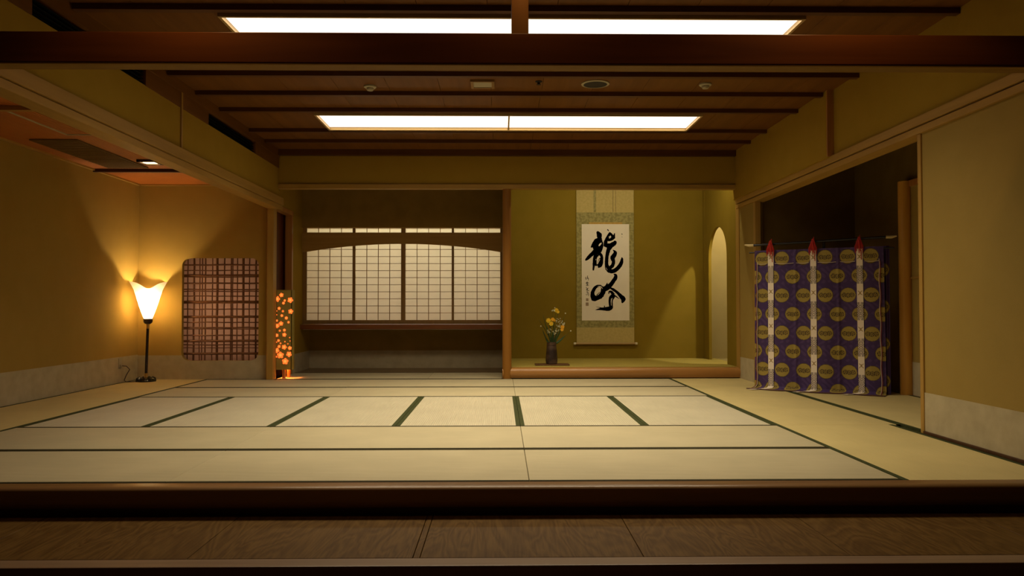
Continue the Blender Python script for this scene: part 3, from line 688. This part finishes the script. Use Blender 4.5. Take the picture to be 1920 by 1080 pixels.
def bloom(p, r, m, n=6, name='yellow_bloom'):
    mb = MB()
    for k in range(n):
        a = 2*PI*k/n + .3; dirv = Vector((math.cos(a), -.45, math.sin(a))).normalized(); sd = Vector((-math.sin(a), 0, math.cos(a)))
        q = [p, p+dirv*r*.5+sd*r*.36, p+dirv*r*.85+sd*r*.3, p+dirv*r+Vector((0, r*.1, 0)), p+dirv*r*.85-sd*r*.3, p+dirv*r*.5-sd*r*.36]
        mb.poly(q)
    o = mb.build(name, m, fl)
    c = MB(); c.tube([p+Vector((0, -.001, 0)), p+Vector((0, -r*.55, r*.05))], [r*.2, r*.32], 10); c.build('bloom_cup', YELD, o, True)
    return o
base = Vector((0, 0, -.03))
for px, py, r, m, dy in ((1042, 583, .033, YEL, 0), (1045, 586, .024, YEL, -.01), (1027, 602, .036, YEL, -.03), (1032, 608, .034, YEL, -.04), (1035, 600, .028, YELD, -.02), (1038, 602, .022, YELD, .0), (1053, 614, .030, YELD, -.04), (1052, 619, .026, YELD, -.05)):
    stem(base+Vector((random.uniform(-.02, .02), 0, 0)), fp(px, py, dy+.005), random.uniform(-.01, .01)); bloom(fp(px, py, dy), r, m)
for px, py, dx, dy in ((1046, 603, 6, 5), (1052, 607, 6, 4), (1045, 611, 5, 4), (1029, 622, 5, 4), (1037, 625, 5, 3), (1043, 620, 4, 3), (1036, 582, 4, 4), (1055, 609, 3, 3)):
    c = fp(px, py, -.03); stem(base, c, random.uniform(-.02, .02), .0016)
    mb = MB()
    for q in range(9):
        a = c+Vector((random.uniform(-dx, dx)*PXM*.8, random.uniform(-.02, .02), random.uniform(-dy, dy)*PXM))
        for k in range(5):
            t = 2*PI*k/5+q; mb.poly([a, a+Vector((math.cos(t-.4)*.006, -.003, math.sin(t-.4)*.006)), a+Vector((math.cos(t)*.009, -.004, math.sin(t)*.009)), a+Vector((math.cos(t+.4)*.006, -.003, math.sin(t+.4)*.006))])
    mb.build('white_flower_cluster', WHF, fl)
for px, py in ((1013, 613), (1069, 622), (1059, 589)):
    p = fp(px, py); stem(base, p, -.02 if px < 1030 else .02, .0011)
    MB().lathe([(.002, -.010), (.009, -.004), (.010, .002), (.003, .010)], tuple(p), 10).build('bud', WHF, fl, True)
for a, b, w, bd in ((1017, 590, .007, .01), (1009, 600, .006, -.01), (1016, 618, .010, .02), (1020, 628, .013, .02), (1058, 592, .007, -.01), (1062, 600, .005, 0), (1060, 628, .012, -.02), (1056, 632, .010, -.01), (1025, 612, .010, .01), (1030, 606, .009, 0), (1040, 610, .010, 0), (1048, 612, .010, -.01), (1035, 622, .013, 0), (1028, 625, .013, .01), (1042, 626, .013, 0), (1038, 596, .006, 0), (1049, 622, .011, 0)):
    leaf(base+Vector((random.uniform(-.025, .025), random.uniform(-.02, .02), 0)), fp(a, b, random.uniform(-.02, .03)), w, bd, random.choice((GREEN, GREEN, GREEN2)))

# ---------------------------------------------------------------- curtain stand and brocade curtain
A_ = Vector((2.85, 8.60, 0)); B_ = Vector((3.955, 7.90, 0)); dv = (B_-A_); WID = dv.length; ang = math.atan2(dv.y, dv.x)
MID = (A_+B_)/2
cs = thing('curtain_stand', 'black lacquered curtain stand with pale-tipped crossbar in the right alcove', 'curtain stand', tuple(MID), ang)
LQ = mat('stand_lacquer', (.008, .006, .008), .25, .5); TIP = mat('crossbar_tip_gold', (.62, .48, .22), .4, .4)
HW = WID/2
MB().tube([(-HW-.02, .03, 1.60), (HW+.03, .03, 1.63)], .013, 12).build('crossbar', LQ, cs, True)
for s, r in ((-1, .012), (1, .012)):
    z = 1.60 if s < 0 else 1.63; x = s*(HW+.02)
    MB().tube([(x, .03, z), (x+s*.05, .03, z-.002), (x+s*.10, .03, z+.008)], [.016, .017, .009], 10).build('crossbar_tip', TIP, cs, True)
MB().tube([(-HW-.06, .0, 1.515), (HW+.10, .0, 1.515)], .008, 10).build('lower_bar', LQ, cs, True)
for x in (-.075, .065): B(x-.013, x+.013, .035, .06, .06, 1.625, .004).build('post', LQ, cs)
B(-.22, .22, -.02+.06, .17, .002, .07, .012, 3).build('base', LQ, cs)
ct = thing('brocade_curtain', 'purple brocade curtain with gold medallions and three white ribbons on the black stand', 'curtain', tuple(MID), ang)
HT = 1.535
def cpos(u, v, off=0):
    """u 0..1 across, v 0 (top) ..1 (floor) .. 1.06 trailing; local to the curtain"""
    x = (u-.5)*WID*(1+.02*v)
    f = .010*math.sin(u*PI*6+.6)*(.5+v) + .012*math.sin(u*PI*2.6+1.1)*v
    f += -.006*math.exp(-((u-.335)/.012)**2) - .006*math.exp(-((u-.665)/.012)**2)
    y = -.012 + f - .05*max(0, v-.75)**2*4 - off
    z = HT*(1-v)
    if z < .03:
        ex = (.03-z); z = .006 + .024*math.exp(-ex*30) + .004*math.sin(u*40)*0; y -= ex*1.0; x -= ex*.35*(1-u)
    return Vector((x, y, z+off*.2))
def gridmesh(name, nu, nv, fpos, fcol, m, parent):
    V = []; C = []
    for j in range(nv+1):
        for i in range(nu+1):
            u, v = i/nu, j/nv; V.append(fpos(u, v)); c = fcol(u, v); C.extend((c[0], c[1], c[2], 1))
    F = [(j*(nu+1)+i, j*(nu+1)+i+1, (j+1)*(nu+1)+i+1, (j+1)*(nu+1)+i) for j in range(nv) for i in range(nu)]
    me = bpy.data.meshes.new(name); me.from_pydata([tuple(v) for v in V], [], F)
    ca = me.color_attributes.new('pattern', 'FLOAT_COLOR', 'POINT'); ca.data.foreach_set('color', C)
    me.polygons.foreach_set('use_smooth', [True]*len(F)); me.materials.append(m)
    o = bpy.data.objects.new(name, me); COL.objects.link(o); o.parent = parent
    return o
PUR = (.060, .032, .120); PUR2 = (.082, .046, .150); GLD = (.34, .255, .055); GLD2 = (.40, .30, .075); MOT = (.09, .06, .025)
VEND = 1.075
ROW0, ROWS = .062, .1325
def disc_col(x, y, r):
    d = math.hypot(x, y)
    if d > r: return None
    if d > r*.93: return MOT
    # three small flower motifs in a row
    for k in (-1, 0, 1):
        a, b = (x-k*r*.48), y - (0 if k else .004); dd = math.hypot(a, b)
        if dd < r*.31:
            t = math.atan2(b, a)
            if dd > r*.30*(.55+.35*math.cos(5*t+k)) or dd < r*.07: return MOT
    return GLD if (math.sin(x*500)+math.sin(y*400)) > -.6 else GLD2
def ccol(u, v):
    v = v*VEND
    xx = u*WID; zz = v*HT; r = .079
    best = None
    row = round((v-ROW0)/ROWS)
    for rr in (row-1, row, row+1):
        if rr < 0: continue
        cy = (ROW0+rr*ROWS)*HT
        if abs(zz-cy) > r: continue
        us = [.065, .225, .395, .565, .735, .905] if rr % 2 == 0 else [-.0, .145, .31, .48, .655, .82, .985]
        for uc in us:
            if abs(xx-uc*WID) < r:
                c = disc_col(xx-uc*WID, zz-cy, r)
                if c: return c
    nz = math.sin(xx*61+math.sin(zz*37)*2)*math.sin(zz*53+math.sin(xx*29)*2)
    return PUR2 if nz > .35 else PUR
CM = attr_mat('brocade_weave', .6, .25, bump=.3)
gridmesh('cloth', 330, 400, lambda u, v: cpos(u, v*VEND), ccol, CM, ct)
# ribbons
RM = attr_mat('ribbon_weave', .7, .15)
def rcol(u, v, ph):
    s = v*1.62/.375 + ph; k = s - math.floor(s); wht = (.85, .74, .60); blk = (.05, .035, .05)
    a = (u-.5)*2
    if k < .5:
        d = k/.5
        q = (d*4) % 1.0
        m1 = abs(abs(a)-abs((q-.5)*2)) ; m2 = abs(abs(a)-abs(1-abs((q-.5)*2)))
        if d < .12 or d > .88: return blk if (abs(a*3) % 1 > .45) else wht
        return blk if (int((abs(a)+abs((q-.5)*2))*3.2+.2) % 2 == 0) or abs(a) > .88 else wht
    d = (k-.5)/.5
    cy = (d-.5)*6; 
    if abs(cy) < .75 and (abs(abs(a*1.1)-abs(cy)) < .16 or (abs(a) < .14 and abs(cy) < .5)): return (.34, .22, .07)
    return wht
for uc, ph in ((.135, .16), (.475, .12), (.825, .10)):
    wd = .031
    def rp(u, v, uc=uc):
        vv = .01+v*(VEND+.005-.01)
        p = cpos(uc+(u-.5)*2*wd/WID, vv, .006)
        e = max(0, vv-1.0)
        return p + Vector((-e*1.6, -e*.6, .0))
    gridmesh('ribbon', 28, 520, rp, lambda u, v, ph=ph: rcol(u, v, -.58+ph), RM, ct)
    RED = bpy.data.materials.get('red_tassel_silk') or mat('red_tassel_silk', (.42, .025, .018), .6, .2)
    p = cpos(uc, .0, .012); tb = MB()
    for i in range(7):
        a = (i-3)*.008
        tb.tube([(p.x+a*.3, p.y, 1.64), (p.x+a*.8, p.y-.010, 1.59), (p.x+a*1.6, p.y-.012-.003*(i % 2), 1.54), (p.x+a*1.5, p.y-.016, 1.47+.02*(i % 3))], [.004, .006, .006, .004], 6)
    tb.tube([(p.x, .03, 1.66), (p.x, p.y-.012, 1.60), (p.x+.01, p.y-.014, 1.52)], [.006, .011, .009], 8)
    tb.tube([(p.x+.018, p.y-.016, 1.50), (p.x+.022, p.y-.018, 1.40)], .0045, 6)
    tb.build('tassel', RED, ct, True)
CW = mat('white_cord', (.62, .52, .42), .7); CR = mat('red_cord', (.26, .05, .05), .7)
def cordv(u, v0, v1, n, off, m, r, nm):
    MB().tube([cpos(u+.003*math.sin(i*.9), v0+(v1-v0)*i/n, off) for i in range(n+1)], r, 6).build(nm, m, ct, True)
for u in (.022, .966):
    cordv(u, .085, 1.03, 34, .007, CW, .0032, 'side_cord'); cordv(u-.007 if u < .5 else u+.007, .095, 1.03, 34, .007, CR, .003, 'side_cord')
def hcord(u0, u1):
    n = 30; MB().tube([cpos(u0+(u1-u0)*i/n, .098+.004*math.sin(PI*i/n), .008) for i in range(n+1)], .0030, 6).build('cross_cord', CW, ct, True)
for a, b in ((.02, .10), (.17, .32), (.34, .44), (.51, .65), (.68, .79), (.86, .965)): hcord(a, b)
# dark hem lying on the floor
MB().tube([cpos(i/40, VEND, .0)+Vector((0, 0, .002)) for i in range(41)], .006, 6).build('hem', mat('hem_brown', (.10, .04, .03), .7), ct, True)
# side return of the back layer
gridmesh('back_layer', 24, 200, lambda u, v: Vector((HW*1.0-.01+u*.06, .03+.008*math.sin(u*9), HT*(1-v)+.004)), lambda u, v: (disc_col(u*.06+.012, (v-.16-round((v-.16)/.25)*.25)*HT*.9, .07) or PUR), CM, ct)
